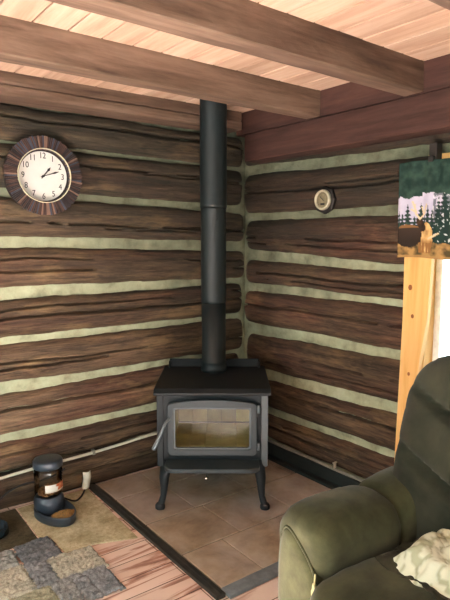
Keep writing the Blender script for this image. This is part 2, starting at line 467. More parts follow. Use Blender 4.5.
for c, s in (((.08, -2.32, .775), (.03, 1.50, .05)), ((.08, -2.32, 1.975), (.03, 1.50, .05)), ((.08, -1.585, 1.375), (.03, .04, 1.15)), ((.08, -3.045, 1.375), (.03, .05, 1.15)), ((.08, -2.33, 1.375), (.03, .04, 1.15))):
    box(bm, c, s)
finish('sash', bm, plain('white_sash', '#e8e8e2', .5), jb, bevel=.003)
bm = bmesh.new(); box(bm, (.08, -2.33, 1.375), (.006, 1.4, 1.16))
finish('pane', bm, M_GLASS, jb)
bm = bmesh.new(); box(bm, (-.035, -3.16, 1.3), (.03, .14, 1.5)); box(bm, (-.035, -2.40, 1.94), (.03, 1.5, .1)) 
tagit(finish('trim_2', bm, M_PINE, bevel=.003), kind='structure')

# baseboard and pipes
bm = bmesh.new(); box(bm, (-.03, -2.0, .06), (.03, 3.9, .12)); box(bm, (-.06, -2.0, .02), (.05, 3.9, .04))
tagit(finish('baseboard_right', bm, plain('dark_baseboard', '#1c2220', .6), bevel=.003), kind='structure')
bm = bmesh.new()
tube(bm, [(-.045, -.15 - .1 * i, .138 + .002 * sin(i * 1.3)) for i in range(28)], .009, 8)
pr_ = tagit(finish('water_pipe', bm, plain('dull_pipe', '#9a978a', .45, .3), smooth=True), 'thin dull grey pipe running along the base of the right log wall', 'pipe')
bm = bmesh.new(); box(bm, (-.045, -.98, .16), (.02, .012, .035)); box(bm, (-.045, -.98, .18), (.035, .01, .008))
finish('valve', bm, plain('pipe_valve', '#b0ad9c', .4, .5), pr_)
bm = bmesh.new()
tube(bm, [(-4.4 + .12 * i, -.036, .105 + .0435 * (.12 * i) + (.004 * sin(i * .9))) for i in range(32)], .0095, 8)
cp = tagit(finish('conduit_pipe', bm, plain('white_conduit', '#c8cabb', .5), smooth=True), 'thin white pipe sloping gently along the low left log wall', 'pipe')
bm = bmesh.new()
for x in (-1.26,): box(bm, (x, -.035, .105 + .0435 * (x + 4.4) ), (.018, .03, .03))
finish('bracket', bm, plain('bracket_metal', '#8a8d84', .4, .6), cp, bevel=.002)

# ------------------------------------------------------------------ hearth
he = empty('tiled_hearth', (-.65, -.7, 0), label='low hearth pad of brown slate tiles with dark border under the stove', cat='hearth')
def tilemat():
    M, nt, b = newmat('slate_tile', .5, spec=.4)
    v = coords(nt)
    n = nz(nt, v, 4, 8, .65, .3); n2 = nz(nt, v, 1.7, 4, .6)
    c = ramp(nt, n, ['#7b6a57', '#9d8a74', '#b3a28c', '#c3b7a5'], .3, .72)
    c2 = ramp(nt, n, ['#867a70', '#a3978d', '#b9aea6'], .3, .7)
    c = mix(nt, c, c2, ramp(nt, n2, ['#000000', '#ffffff'], .42, .6))
    a = attr(nt); c = mix(nt, c, ramp(nt, a.outputs['Fac'], [(.78, .74, .70, 1), (1, 1, 1, 1)], 0, 1), 1.0, 'MULTIPLY')
    nt.links.new(c, b.inputs['Base Color']); bump(nt, b, n, .35, .006)
    return M
M_TILE = tilemat()
HX, HY = -.65, -.7
rows = [(-.03, -.295, [-1.235, -.93, -.55, -.17, -.06]), (-.305, -.665, [-1.235, -.905, -.5, -.12, -.06]),
        (-.675, -1.035, [-1.235, -.93, -.55, -.2, -.06]), (-1.045, -1.375, [-1.235, -.99, -.62, -.24, -.06])]
rows[3] = (-1.045, -1.375, [-1.235, -.985, -.60, -.22, -.06]); rows[2] = (-.675, -1.035, [-1.235, -.86, -.45, -.06])
for y1, y0, xs in rows:
    for a, b in zip(xs, xs[1:]):
        g = .007
        bm = bmesh.new(); box(bm, ((a + b) / 2 - HX, (y0 + y1) / 2 - HY, .009), (b - a - g, y1 - y0 - .002, .018), tint=random.random())
        bmesh.ops.subdivide_edges(bm, edges=bm.edges, cuts=4, use_grid_fill=True)
        for v in bm.verts:
            if v.co.z > .017: v.co.z += .0012 * fbm(v.co.x * 9, v.co.y * 9, a)
        finish('tile', bm, M_TILE, he, bevel=.002, seg=1)
bm = bmesh.new(); box(bm, (-.648 - HX, -.705 - HY, .006), (1.19, 1.37, .012))
finish('grout', bm, plain('grout', '#7c7465', .9, var=.2), he)
bm = bmesh.new(); box(bm, (-1.268 - HX, -.71 - HY, .010), (.048, 1.42, .020)); box(bm, (-1.262 - HX, -.71 - HY, .020), (.012, 1.42, .004))
finish('border', bm, plain('dark_border', '#2e2c27', .6, var=.25), he, bevel=.003)['label'] = 'dark strip along the hearth left edge'
bm = bmesh.new(); box(bm, (-.648 - HX, -1.412 - HY, .010), (1.18, .07, .020))
finish('border', bm, plain('bluish_border', '#6c7478', .5, var=.2), he, bevel=.003)['label'] = 'bluish grey strip along the hearth front edge'

# ------------------------------------------------------------------ wood stove
SP = CAMP + 3.42 * F0 - .072 * RT; SP.z = 0.0
SROT = -R(37.2)
st = empty('wood_stove', (SP.x, SP.y, .0185), SROT, 'black steel wood stove with glass door standing on the tiled hearth', 'stove')
OZ = -.018
fy = -.27     # body front in local y
bm = bmesh.new()
x0, x1, yb, z0, z1 = -.29, .29, .27, .262 + OZ, .715 + OZ
t = .02
box(bm, (x0 + t / 2, 0, (z0 + z1) / 2), (t, .54, z1 - z0)); box(bm, (x1 - t / 2, 0, (z0 + z1) / 2), (t, .54, z1 - z0))
box(bm, (0, yb - t / 2, (z0 + z1) / 2), (.54, t, z1 - z0)); box(bm, (0, 0, z0 + t / 2), (.54, .50, t)); box(bm, (0, 0, z1 - t / 2), (.54, .5, t))
box(bm, (-.25, fy + .011, (z0 + z1) / 2), (.04, .02, z1 - z0)); box(bm, (.25, fy + .011, (z0 + z1) / 2), (.04, .02, z1 - z0))
box(bm, (0, fy + .011, z1 - .03), (.46, .02, .06)); box(bm, (0, fy + .011, z0 + .04), (.46, .02, .08))
finish('body', bm, M_BLACKMETAL, st)
# firebricks
bm = bmesh.new(); la = None
zt_ = z0 + .103
for i in range(5):
    w = .094; xx = -.192 + i * .096
    box(bm, (xx, .235, zt_ + .115), (w, .025, .215), mi=1 if i in (2, 3) else 0)
    for j in range(2): box(bm, (xx, -.1 + j * .21, zt_ - .012), (w, .205, .025))
for s in (-1, 1):
    for j in range(3): box(bm, (s * .252, -.15 + j * .15, zt_ + .10), (.022, .146, .2))
for i in range(5): box(bm, (-.192 + i * .096, 0, zt_ + .235), (.094, .40, .02), mi=1)
box(bm, (0, 0, zt_ - .05), (.5, .48, .05))
finish('firebrick_lining', bm, [M_BRICK, M_SOOTBRICK], st, bevel=.002, seg=1)
# top plate: front edge folded down and bevelled
bm = bmesh.new()
prism(bm, [(-.305, .700), (-.312, .706), (-.312, .718), (-.285, .738), (.29, .738), (.29, .720), (-.27, .720), (-.27, .700)], -.337, .337, axes='YZ')
for v in bm.verts: v.co.z += OZ
finish('top_plate', bm, M_STOVETOP, st, bevel=.003)
bm = bmesh.new()
box(bm, (0, .272, .765 + OZ), (.60, .012, .054)); box(bm, (-.298, .255, .760 + OZ), (.012, .045, .044)); box(bm, (.298, .255, .760 + OZ), (.012, .045, .044))
finish('rear_lip', bm, M_STOVETOP, st, bevel=.003)
# door
def arch(w, zb_, zs, rise, n=14, r=.02):
    pts = [(-w, zb_ + r), (-w, zs - r * .6)]
    for i in range(n + 1):
        a = -1 + 2 * i / n
        pts.append((a * (w - r * .5), zs + rise * (1 - abs(a) ** 2.2)))
    pts += [(w, zs - r * .6), (w, zb_ + r), (w - r, zb_), (-w + r, zb_)]
    return pts
dr = bmesh.new()
outer = arch(.258, .345, .655, .024); inner = arch(.222, .385, .630, .003, r=.008)
ringprism(dr, outer, inner, fy - .045, fy - .003)
for v in dr.verts: v.co.z += OZ
door = finish('door', dr, M_CASTGREY, st, bevel=.009, seg=3)
bm = bmesh.new(); o2 = arch(.225, .381, .633, .003, r=.008); i2 = arch(.213, .394, .621, .002, r=.008)
ringprism(bm, o2, i2, fy - .040, fy - .02)
for v in bm.verts: v.co.z += OZ
finish('glass_retainer', bm, M_PANEL, door, bevel=.003)
bm = bmesh.new(); box(bm, (0, fy - .016, .507 + OZ), (.44, .004, .245))
finish('door_glass', bm, M_STOVEGLASS, door)
bm = bmesh.new()
tube(bm, [(-.245, fy - .05, .572 + OZ), (-.262, fy - .075, .558 + OZ), (-.275, fy - .085, .535 + OZ)], [.008, .008, .009], 8)
tube(bm, [(-.270, fy - .083, .545 + OZ), (-.30, fy - .09, .475 + OZ), (-.332, fy - .095, .405 + OZ)], [.009, .013, .019], 10, flat=.7)
finish('door_handle', bm, plain('spring_handle', '#6a7173', .4, .5), door, smooth=True, bevel=.003)
for z in (.62, .40):
    bm = bmesh.new(); tube(bm, [(.267, fy - .03, z - .022 + OZ), (.267, fy - .03, z + .022 + OZ)], .011, 10); box(bm, (.262, fy - .012, z + OZ), (.03, .03, .03))
    finish('hinge', bm, M_PANEL, door, bevel=.002)
# ash lip
bm = bmesh.new()
def lip(w, y0, r=.06, n=8):
    pts = [(-w, fy)]
    for i in range(n + 1):
        a = pi + (pi / 2) * i / n; pts.append((-w + r + r * cos(a), y0 + r + r * sin(a)))
    for i in range(n + 1):
        a = 1.5 * pi + (pi / 2) * i / n; pts.append((w - r + r * cos(a), y0 + r + r * sin(a)))
    return pts + [(w, fy)]
prism(bm, lip(.272, -.415), .283 + OZ, .310 + OZ)
finish('ash_lip', bm, M_CASTGREY, st, bevel=.006, seg=3)
bm = bmesh.new(); box(bm, (-.1, -.33, .272 + OZ), (.12, .06, .022)); box(bm, (.12, -.33, .272 + OZ), (.1, .06, .022))
finish('lip_bracket', bm, M_BLACKMETAL, st, bevel=.003)
bm = bmesh.new(); tube(bm, [(-.03, -.34, .264 + OZ), (-.03, -.42, .262 + OZ)], .004, 8)
lathe(bm, [(0, -.011), (.008, -.008), (.011, 0), (.008, .008), (0, .011)], 12, (-.03, -.425, .262 + OZ))
finish('air_control_knob', bm, M_CHROME, st, smooth=True)
# side heat panels
for s in (-1, 1):
    bm = bmesh.new(); box(bm, (s * .318, -.01, .487 + OZ), (.010, .54, .436)); box(bm, (s * .302, -.275, .487 + OZ), (.034, .012, .436))
    finish('side_panel', bm, M_PANEL if s > 0 else M_BLACKMETAL, st, bevel=.003)
    for zz in (.36, .62):
        bm = bmesh.new(); box(bm, (s * .301, .0, zz + OZ), (.032, .4, .02))
        finish('panel_spacer', bm, M_BLACKMETAL, st)
# legs
for sx in (-1, 1):
    for sy in (-1, 1):
        bm = bmesh.new()
        X, Y = sx * .262, -.262 if sy < 0 else .215
        pts = [(X, Y, .30), (X + sx * .012, Y + sy * .008, .26), (X + sx * .022, Y + sy * .016, .20), (X + sx * .024, Y + sy * .018, .14), (X + sx * .028, Y + sy * .02, .09), (X + sx * .04, Y + sy * .028, .05), (X + sx * .046, Y + sy * .032, .02), (X + sx * .046, Y + sy * .032, .0)]
        tube(bm, [(a, b, max(0.0, c + OZ) if c > 0 else 0.0) for a, b, c in pts[:-1]] , [.034, .034, .029, .022, .018, .020, .026], 12)
        lathe(bm, [(0, 0), (.024, 0), (.029, .006), (.029, .022), (.022, .034), (0, .036)], 14, (X + sx * .046, Y + sy * .032, 0))
        finish('leg', bm, M_BLACKMETAL, st, smooth=True)

# flue
PX, PY = -.560, -.383
sp = empty('stove_pipe', (PX, PY, .738), 0, 'tall black steel flue pipe rising from the stove top to the ceiling', 'stove pipe')
for i, (a, b, r) in enumerate(((.0, .45, .0775), (.45, 1.05, .0800), (1.05, 1.741, .0845))):
    bm = bmesh.new()
    lathe(bm, [(r, a), (r, a + .02), (r, b - .012), (r + .002, b - .006), (r, b)] if i else [(r + .006, 0), (r + .006, .03), (r + .002, .034), (r + .002, .06), (r + .004, .065), (r, .07), (r, b)], 40)
    finish('pipe_section', bm, M_PIPE, sp, smooth=True)
for z in (.5, .98):
    for a in (-1.9, -.6):
        bm = bmesh.new(); box(bm, (.0815 * cos(a), .0815 * sin(a), z), (.008, .008, .008)); finish('screw', bm, M_BLACKMETAL, sp)

# ------------------------------------------------------------------ wall clock
CR = .2275
ck = empty('wall_clock', (-1.520, -.030, 1.955), 0, 'round wall clock with white dial and dark wooden slat sunburst frame', 'clock')
slm = [plain('slat_brown', '#46322b', .6, var=.3), plain('slat_dark', '#2a2426', .6), plain('slat_bluegrey', '#3b4250', .6), plain('slat_tan', '#7d6354', .6), plain('slat_umber', '#3d2c28', .6)]
bm = bmesh.new(); N = 132
for k in range(N):
    a = 2 * pi * k / N; r0, r1 = .147, CR - random.uniform(0, .008)
    box(bm, (cos(a) * (r0 + r1) / 2, -.022 + random.uniform(-.004, .004), sin(a) * (r0 + r1) / 2), (r1 - r0, .02, random.uniform(.0065, .0088)), rot=(0, -a, 0), mi=random.choice((0, 0, 1, 1, 2, 3, 4)))
lathe(bm, [(.14, -.012), (.215, -.012), (.215, .03), (.14, .03)], 60, axis='Y', mi=1, close=True)
finish('slat_frame', bm, slm, ck)
bm = bmesh.new(); lathe(bm, [(.1500, -.042), (.1540, -.042), (.1540, .0), (.1490, .0)], 64, axis='Y', close=True)
bm2 = bm
finish('bezel', bm, plain('cream_bezel', '#d8d4b4', .5), ck, smooth=False)
bm = bmesh.new(); lathe(bm, [(0, -.004), (.149, -.004), (.149, .004), (0, .004)], 64, axis='Y')
dial = finish('dial', bm, plain('white_dial', '#f2f1ea', .5, var=.02), ck)
M_INK = plain('black_ink', '#141414', .5)
def textmesh(s, size, loc, rot, mat, parent, name, ex=.0008, sx=1):
    cu = bpy.data.curves.new(name, 'FONT'); cu.body = s; cu.size = size; cu.align_x = 'CENTER'; cu.align_y = 'CENTER'; cu.extrude = ex
    to = bpy.data.objects.new(name, cu); COL.objects.link(to)
    dg = bpy.context.evaluated_depsgraph_get(); dg.update()
    me = bpy.data.meshes.new_from_object(to.evaluated_get(dg)); bpy.data.objects.remove(to)
    o = bpy.data.objects.new(name, me); me.materials.clear(); me.materials.append(mat); COL.objects.link(o)
    o.location = loc; o.rotation_euler = rot; o.scale = (sx, 1, 1); o.parent = parent; return o
for h in range(1, 13):
    a = pi / 2 - h * pi / 6
    textmesh(str(h), .047, (cos(a) * .115, -.0052, sin(a) * .115), (pi / 2, 0, 0), M_INK, dial, 'numeral', sx=.86)
bm = bmesh.new()
for k in range(60):
    a = 2 * pi * k / 60; box(bm, (cos(a) * .143, -.0045, sin(a) * .143), (.005, .001, .0012 if k % 5 else .0025), rot=(0, -a, 0))
finish('minute_marks', bm, M_INK, dial)
for nm, ang, L, w, yy in (('hour_hand', 40, .068, .010, -.010), ('minute_hand', 72, .098, .007, -.013)):
    bm = bmesh.new(); a = R(90 - ang); d = Vector((cos(a), 0, sin(a))); n_ = Vector((-sin(a), 0, cos(a)))
    q = [d * -.018 + n_ * w * .3, d * -.018 - n_ * w * .3, d * L * .55 - n_ * w * .35, d * L * .72 - n_ * w * .75, d * L, d * L * .72 + n_ * w * .75, d * L * .55 + n_ * w * .35]
    lo = [bm.verts.new(p + Vector((0, yy, 0))) for p in q]; hi = [bm.verts.new(p + Vector((0, yy - .0015, 0))) for p in q]
    bm.faces.new(lo); bm.faces.new(hi[::-1])
    for i in range(len(q)): bm.faces.new((lo[i], lo[(i + 1) % len(q)], hi[(i + 1) % len(q)], hi[i]))
    finish(nm, bm, M_INK, ck)
bm = bmesh.new(); lathe(bm, [(.0, -.016), (.006, -.016), (.007, -.004), (0, -.004)], 16, axis='Y'); finish('hub', bm, M_INK, ck)

# ------------------------------------------------------------------ thermometer
th = empty('wall_thermometer', (-.03, -.838, 1.836), 0, 'small round brass rimmed dial thermometer on a dark wooden block', 'thermometer')
bm = bmesh.new(); lathe(bm, [(0, -.012), (.078, -.012), (.088, -.006), (.088, .012), (0, .012)], 8, axis='X'); finish('wooden_back', bm, plain('dark_block', '#1f1a17', .6), th, bevel=.003)
bm = bmesh.new(); lathe(bm, [(.050, -.030), (.060, -.032), (.064, -.022), (.064, -.012), (.050, -.012)], 36, axis='X', close=True); finish('rim', bm, plain('cream_rim', '#bdb79f', .35, .2), th, smooth=True)
bm = bmesh.new(); lathe(bm, [(0, -.020), (.052, -.020), (.052, -.012), (0, -.012)], 36, axis='X'); td = finish('dial', bm, plain('brass_dial', '#7d745c', .45, .1, var=.25, vs=40), th)
bm = bmesh.new()
for k in range(16):
    a = R(-40 + k * 260 / 15); box(bm, (-.0212, cos(a) * .041, sin(a) * .041), (.001, .008, .0025), rot=(a, 0, 0))
box(bm, (-.0225, .006, .008), (.001, .045, .004), rot=(R(40), 0, 0)); box(bm, (-.0215, .0, -.026), (.001, .035, .012))
finish('markings', bm, M_INK, td)

# ------------------------------------------------------------------ elk cloth
def seg(px, py, ax, ay, bx, by):
    dx, dy = bx - ax, by - ay; t = max(0, min(1, ((px - ax) * dx + (py - ay) * dy) / (dx * dx + dy * dy)))
    return math.hypot(px - ax - t * dx, py - ay - t * dy)
def L3(h): return lin(h)
def mixc(a, b, t): t = max(0, min(1, t)); return tuple(a[i] + (b[i] - a[i]) * t for i in range(4))
C_ = {k: lin(v) for k, v in dict(dk='#1d302b', dk2='#33493f', sky='#a3a3bd', sky2='#c9c4d2', pine='#1f2e2b', dark='#2b221c', body='#3d3028', tan='#d2ad72', tan2='#8a6238', gold='#a5814f', grass='#4d4128', ant='#cdbb98', white='#dadfe0', nk='#4a3222').items()}
def elk(u, v):
    """u 0..1 over 0.62 m of cloth, v 0 top..1 bottom; coordinates in metres, X from the left edge"""
    X, Y = u * .62, v * .50
    n = fbm(X * 22, Y * 22, 1, 4); n2 = fbm(X * 60, Y * 60, 5, 3)
    edge = .185 + .012 * n - (.02 if X > .14 else 0)
    c = mixc(C_['dk'], C_['dk2'], .4 + n)
    if Y > edge:
        c = mixc(C_['sky2'], C_['sky'], .5 + 2 * (Y - .25) + .3 * n)
        # pines on the horizon
        for i in range(22):
            tx = .01 + i * .029 + .008 * sin(i * 5.1); top = .245 + .035 * sin(i * 2.7) - (.08 if X > .22 and i > 7 else 0)
            w = (Y - top) * .22 * (1 + .5 * sin(Y * 300))
            if Y > top and abs(X - tx) < w: c = mixc(C_['pine'], C_['dk2'], .3 + n2)
        if Y > .33: c = mixc(C_['pine'], C_['dk2'], .4 + n)
        if X > .21:
            c = mixc(C_['dk'], c, .3) if Y > .24 or n > -.1 else c
            if n2 > .42: c = mixc(C_['white'], c, .2)
        if Y > .42 + .015 * n: c = mixc(C_['gold'], C_['grass'], .5 + 1.2 * n)
    if Y > .17:
        # left animal, dark
        d = ((X - .065) / .085) ** 2 + ((Y - .385) / .060) ** 2
        if d < 1 + .2 * n: c = mixc(C_['body'], C_['dark'], (Y - .33) * 12); c = mixc(c, C_['tan2'], .8 if Y < .345 else 0)
        # right animal, pale chest
        d = ((X - .178) / .040) ** 2 + ((Y - .395) / .078) ** 2
        if d < 1 + .2 * n: c = mixc(C_['tan'], C_['tan2'], .35 + n + (.5 if X > .20 else 0))
        if seg(X, Y, .148, .345, .128, .315) < .020: c = mixc(C_['nk'], C_['dark'], .5 + n)
        for lx in (.135, .155, .182, .20):
            if abs(X - lx) < .007 and .42 < Y < .475: c = C_['tan2']
        for s in ((.128, .30, .105, .27), (.105, .27, .10, .225), (.128, .30, .155, .275), (.155, .275, .168, .225), (.108, .265, .085, .25), (.152, .275, .14, .24), (.10, .24, .09, .21)):
            if seg(X, Y, *s) < .005: c = C_['ant']
        if seg(X, Y, .19, .40, .25, .37) < .005: c = C_['ant']
    if Y > .488: c = mixc(c, C_['gold'], .7)
    return c
def cloth_pt(u, v):
    y = -1.415 - u * .62; z = 1.995 - v * .50
    x = -.072 - .010 * sin(u * 17 + v * 1.5) * (.5 + v * .5) - .006 * sin(u * 41 + 2) * (1 - v)
    return Vector((x, y + .012 * v * (0 if u > .01 else -1), z + .004 * sin(u * 9)))
bm = bmesh.new(); grid(bm, 150, 130, cloth_pt, elk)
elkc = finish('elk_banner', bm, vcol('printed_cloth', .8, .1, 150), smooth=True)
s_ = elkc.modifiers.new('solid', 'SOLIDIFY'); s_.thickness = .003
tagit(elkc, 'printed cloth of elk before dark pines hanging over the pine window trim', 'wall hanging')
bm = bmesh.new(); box(bm, (-.035, -1.60, 2.035), (.05, .045, .09)); box(bm, (-.06, -1.60, 2.0), (.04, .03, .03))
tagit(finish('curtain_bracket', bm, plain('dark_bracket', '#241f1c', .6), bevel=.004), 'small dark wooden bracket just above the elk cloth', 'bracket')

# ------------------------------------------------------------------ mats and rug
def pad(name, poly, z, mat, label, cat, n=60, rough=.004, rag=0):
    xs = [p[0] for p in poly]; ys = [p[1] for p in poly]
    bm = bmesh.new()
    prism(bm, poly, 0.001, z)
    o = finish(name, bm, mat, bevel=.003); return tagit(o, label, cat)
def carpet(name, c1, c2, c3):
    M, nt, b = newmat(name, .95, spec=.1); v = coords(nt)
    n = nz(nt, v, 45, 6, .8); n2 = nz(nt, v, 5, 4, .6)
    c = ramp(nt, n, [c1, c2, c3], .3, .7); c = mix(nt, c, ramp(nt, n2, ['#bbb5a5', '#ffffff'], .35, .6), .8, 'MULTIPLY')
    nt.links.new(c, b.inputs['Base Color']); bump(nt, b, n, .8, .006); return M
pad('carpet_mat', [(-1.745, -.03), (-1.305, -.03), (-1.325, -.745), (-1.54, -.665), (-1.69, -.655), (-1.70, -.45), (-1.75, -.44)], .009, carpet('beige_carpet', '#a39a7c', '#c8bf9e', '#dfd8bb'), 'beige carpet offcut under the pet feeder', 'mat')
pad('floor_mat', [(-2.45, -.02), (-1.752, -.02), (-1.756, -.44), (-1.90, -.445), (-2.45, -.45)], .007, carpet('brown_rubber', '#3f3a2e', '#57503f', '#6a634f'), 'flat dark olive brown mat at the left edge under a black bowl', 'mat')

def rug():
    """shaggy patchwork rug; patches sit on a skewed block layout with notched outline"""
    bm = bmesh.new()
    cols = [lin(c) for c in ('#868c92', '#9ba1a6', '#b4b8b4', '#cdcdbc', '#c4c1a6', '#8c9298', '#a2a7a8', '#d8d6c4')]
    cl = bm.verts.layers.float_color.new('Col')
    ox, oy = 0, 0; ang = 0
    P = [(-2.5, -1.30, -1.76, -1.02, 2), (-2.5, -.63, -1.90, -.455, 2), (-2.5, -.87, -1.90, -.63, 7), (-2.5, -1.10, -1.85, -.87, 4),
         (-1.90, -.87, -1.79, -.63, 1), (-1.895, -.67, -1.70, -.445, 0), (-1.79, -.90, -1.56, -.665, 3), (-1.85, -1.10, -1.70, -.86, 6), (-1.70, -1.10, -1.575, -.87, 1), (-1.76, -1.10, -1.68, -.9, 1)]
    res = .006; cells = {}
    def where(u, v):
        k = None
        for i, (a, b, c, d, q) in enumerate(P):
            if a <= u < c and b <= v < d: k = i
        return k
    nx, ny = int(.96 / res), int(.88 / res); vs = {}
    for j in range(ny):
        for i in range(nx):
            u, v = -2.5 + i * res, -1.3 + j * res
            uu = u + .007 * fbm(u * 14, v * 14, 0) + .003 * fbm(u * 90, v * 90, 0); vv = v + .007 * fbm(u * 14, v * 14, 8) + .003 * fbm(u * 90, v * 90, 7)
            k = where(uu, vv)
            if k is None: continue
            x = ox + u * cos(ang) - v * sin(ang); y = oy + u * sin(ang) + v * cos(ang)
            p = P[k]; ed = min(uu - p[0], p[2] - uu, vv - p[1], p[3] - vv)
            h = .016 + .007 * fbm(u * 60, v * 60, k) + .004 * fbm(u * 25, v * 25, 3) - (.008 if ed < .008 else 0)
            w = bm.verts.new((x + .004 * fbm(u * 80, v * 80, 5), y + .004 * fbm(u * 80, v * 80, 15), h)); vs[(i, j)] = w
            m_ = .95 + .4 * fbm(u * 22, v * 55, k * 3.1) + .15 * fbm(u * 7, v * 7, 4)
            c = cols[p[4]]; w[cl] = (max(.01, c[0] * m_), max(.01, c[1] * m_), max(.01, c[2] * m_), 1)
    for (i, j) in list(vs):
        q = [vs.get(t_) for t_ in ((i, j), (i + 1, j), (i + 1, j + 1), (i, j + 1))]
        if all(q): bm.faces.new(q)
    loose = [v for v in bm.verts if not v.link_faces]; bmesh.ops.delete(bm, geom=loose, context='VERTS')
    o = finish('patchwork_rug', bm, vcol('rug_shag', .95, .9, 160, ['#b4b4b4', '#ffffff']), smooth=True)
    s_ = o.modifiers.new('solid', 'SOLIDIFY'); s_.thickness = .008; s_.offset = -1
    return tagit(o, 'shaggy grey and cream patchwork rug on the floor at the lower left', 'rug')
rug()

# ------------------------------------------------------------------ pet feeder
M_FEED = plain('slate_plastic', '#2c3640', .35, 0, .5, .06)
FX, FY = -1.604, -.235
fd = empty('pet_feeder', (FX, FY, .009), R(11), 'gravity pet feeder with clear hopper and slate blue base on beige mat', 'pet feeder')
bm = bmesh.new()
N = 40
def base_ring(k, z, gr=0):
    a = 2 * pi * k / N; x, y = sin(a), -cos(a)   # a=0 is front
    if y < 0: return Vector((x * (.092 + gr), y * (.182 + gr), z))
    return Vector((x * (.092 + gr), y * (.105 + gr), z))
V = []
for z, g in ((0, .0), (.010, .006), (.036, .006), (.050, .008), (.054, .004), (.050, -.004), (.03, -.012), (.022, -.025)):
    V.append([bm.verts.new(base_ring(k, z, g)) for k in range(N)])
for a, b in zip(V, V[1:]):
    for k in range(N): bm.faces.new((a[k], a[(k + 1) % N], b[(k + 1) % N], b[k]))
bm.faces.new(V[0][::-1]); bm.faces.new(V[-1])
bowl = finish('bowl', bm, M_FEED, fd, smooth=True)
bm = bmesh.new()
lathe(bm, [(.080, .02), (.083, .05), (.086, .080), (.083, .100), (.074, .112), (.072, .118)], 36, (0, .035, 0))
finish('hood', bm, M_FEED, fd, smooth=True)
bm = bmesh.new(); lathe(bm, [(.070, .117), (.078, .132), (.079, .17), (.080, .265), (.076, .28), (.074, .29)], 36, (0, .035, 0))
finish('hopper', bm, M_CLEAR, fd, smooth=True)
bm = bmesh.new(); lathe(bm, [(.079, .283), (.083, .287), (.083, .318), (.078, .328), (.06, .332), (0, .333)], 36, (0, .035, 0))
finish('lid', bm, M_FEED, fd, smooth=True)
def curved(bm, r, a0, a1, z0, z1, colfn=None, cz=.035):
    grid(bm, 24, 10, lambda u, v: (sin(a0 + (a1 - a0) * u) * r, cz - cos(a0 + (a1 - a0) * u) * r, z0 + (z1 - z0) * v), colfn)
def lab(u, v):
    n = fbm(u * 6, v * 6, 2)
    if v < .18: return lin('#d8d2c4')
    if u > .45 + .2 * (1 - v) + .1 * n: return mixc(lin('#b8562e'), lin('#d89a70'), .4 + n)
    return lin('#e6e6df')
bm = bmesh.new(); curved(bm, .0812, -.75, .85, .155, .200, lab)
finish('label', bm, vcol('feeder_label', .5, 0), fd, smooth=True)['label'] = 'white and orange paper label'
def kibble(name, lab_, pts, col):
    bm = bmesh.new()
    for p in pts:
        r = random.uniform(.0045, .0065)
        bmesh.ops.create_icosphere(bm, subdivisions=1, radius=r, matrix=Matrix.Translation(p) @ Euler((random.random() * 3, random.random() * 3, 0)).to_matrix().to_4x4() @ Matrix.Diagonal((1, 1, .65, 1)))
    return tagit(finish(name, bm, plain('kibble', col, .9, var=.3, vs=60), smooth=True), lab_, 'pet food', kind='stuff')
pts = []
for i in range(420):
    a = random.uniform(0, 2 * pi); q = math.sqrt(random.random())
    pts.append(Vector((FX + .070 * q * cos(a) + .022, FY - .122 + .046 * q * sin(a) + .004, .050 + .018 * (1 - q) + random.uniform(0, .006))))
kibble('bowl_kibble', 'brown dry kibble heaped in the feeder bowl', pts, '#8a6a3c')
pts = []
for i in range(520):
    a = random.uniform(0, 2 * pi); q = math.sqrt(random.random())
    pts.append(Vector((FX + .066 * q * cos(a), FY + .035 + .066 * q * sin(a), random.uniform(.134, .158 + .004 * cos(a)))))
kibble('hopper_kibble', 'brown dry kibble seen at the bottom of the clear hopper', pts, '#8a6038')

bw = bmesh.new()
lathe(bw, [(0, .0), (.078, .0), (.088, .006), (.083, .045), (.079, .050), (.074, .045), (.066, .014), (0, .010)], 36, (-1.945, -.255, .008))
tagit(finish('pet_bowl', bw, plain('black_bowl', '#1b2a33', .25, 0, .5), smooth=True), 'shiny blue black pet bowl cut off by the left edge', 'bowl')

# tag and cords
bm = bmesh.new(); grid(bm, 8, 20, lambda u, v: Vector((-1.355 + .052 * u + .014 * v + .007 * sin(v * 5), -.062 - .018 * sin(pi * u) + .012 * sin(v * 6), .03 + .11 * v)))
tg = finish('paper_tag', bm, plain('white_paper', '#f2f2e4', .8), smooth=True); tg.modifiers.new('s', 'SOLIDIFY').thickness = .0015
tagit(tg, 'curled white paper tag on the end of the black cord', 'tag')
def bez(pts, n=10):
    out = []
    P = [Vector(p) for p in pts]; P = [P[0]] + P + [P[-1]]
    for i in range(1, len(P) - 2):
        for k in range(n):
            t = k / n; a, b, c, d = P[i - 1:i + 3]
            out.append(.5 * ((2 * b) + (c - a) * t + (2 * a - 5 * b + 4 * c - d) * t * t + (3 * b - a - 3 * c + d) * t ** 3))
    out.append(P[-2]); return out
M_CORD = plain('black_cord', '#15161a', .5)
bm = bmesh.new(); tube(bm, bez([(-1.50, -.14, .045), (-1.44, -.16, .016), (-1.39, -.13, .016), (-1.345, -.075, .02), (-1.335, -.06, .035)]), .0055, 8)
tagit(finish('black_cord', bm, M_CORD, smooth=True), 'black cord curling from behind the feeder to the paper tag', 'cord')
bm = bmesh.new(); tube(bm, bez([(-2.5, -.09, .02), (-2.1, -.08, .03), (-1.90, -.07, .08), (-1.80, -.06, .135), (-1.70, -.06, .16), (-1.62, -.065, .155), (-1.52, -.06, .165), (-1.46, -.06, .19)]), .0055, 8)
tagit(finish('black_cord', bm, M_CORD, smooth=True), 'black cord looping over the bottom log behind the feeder to the left', 'cord')

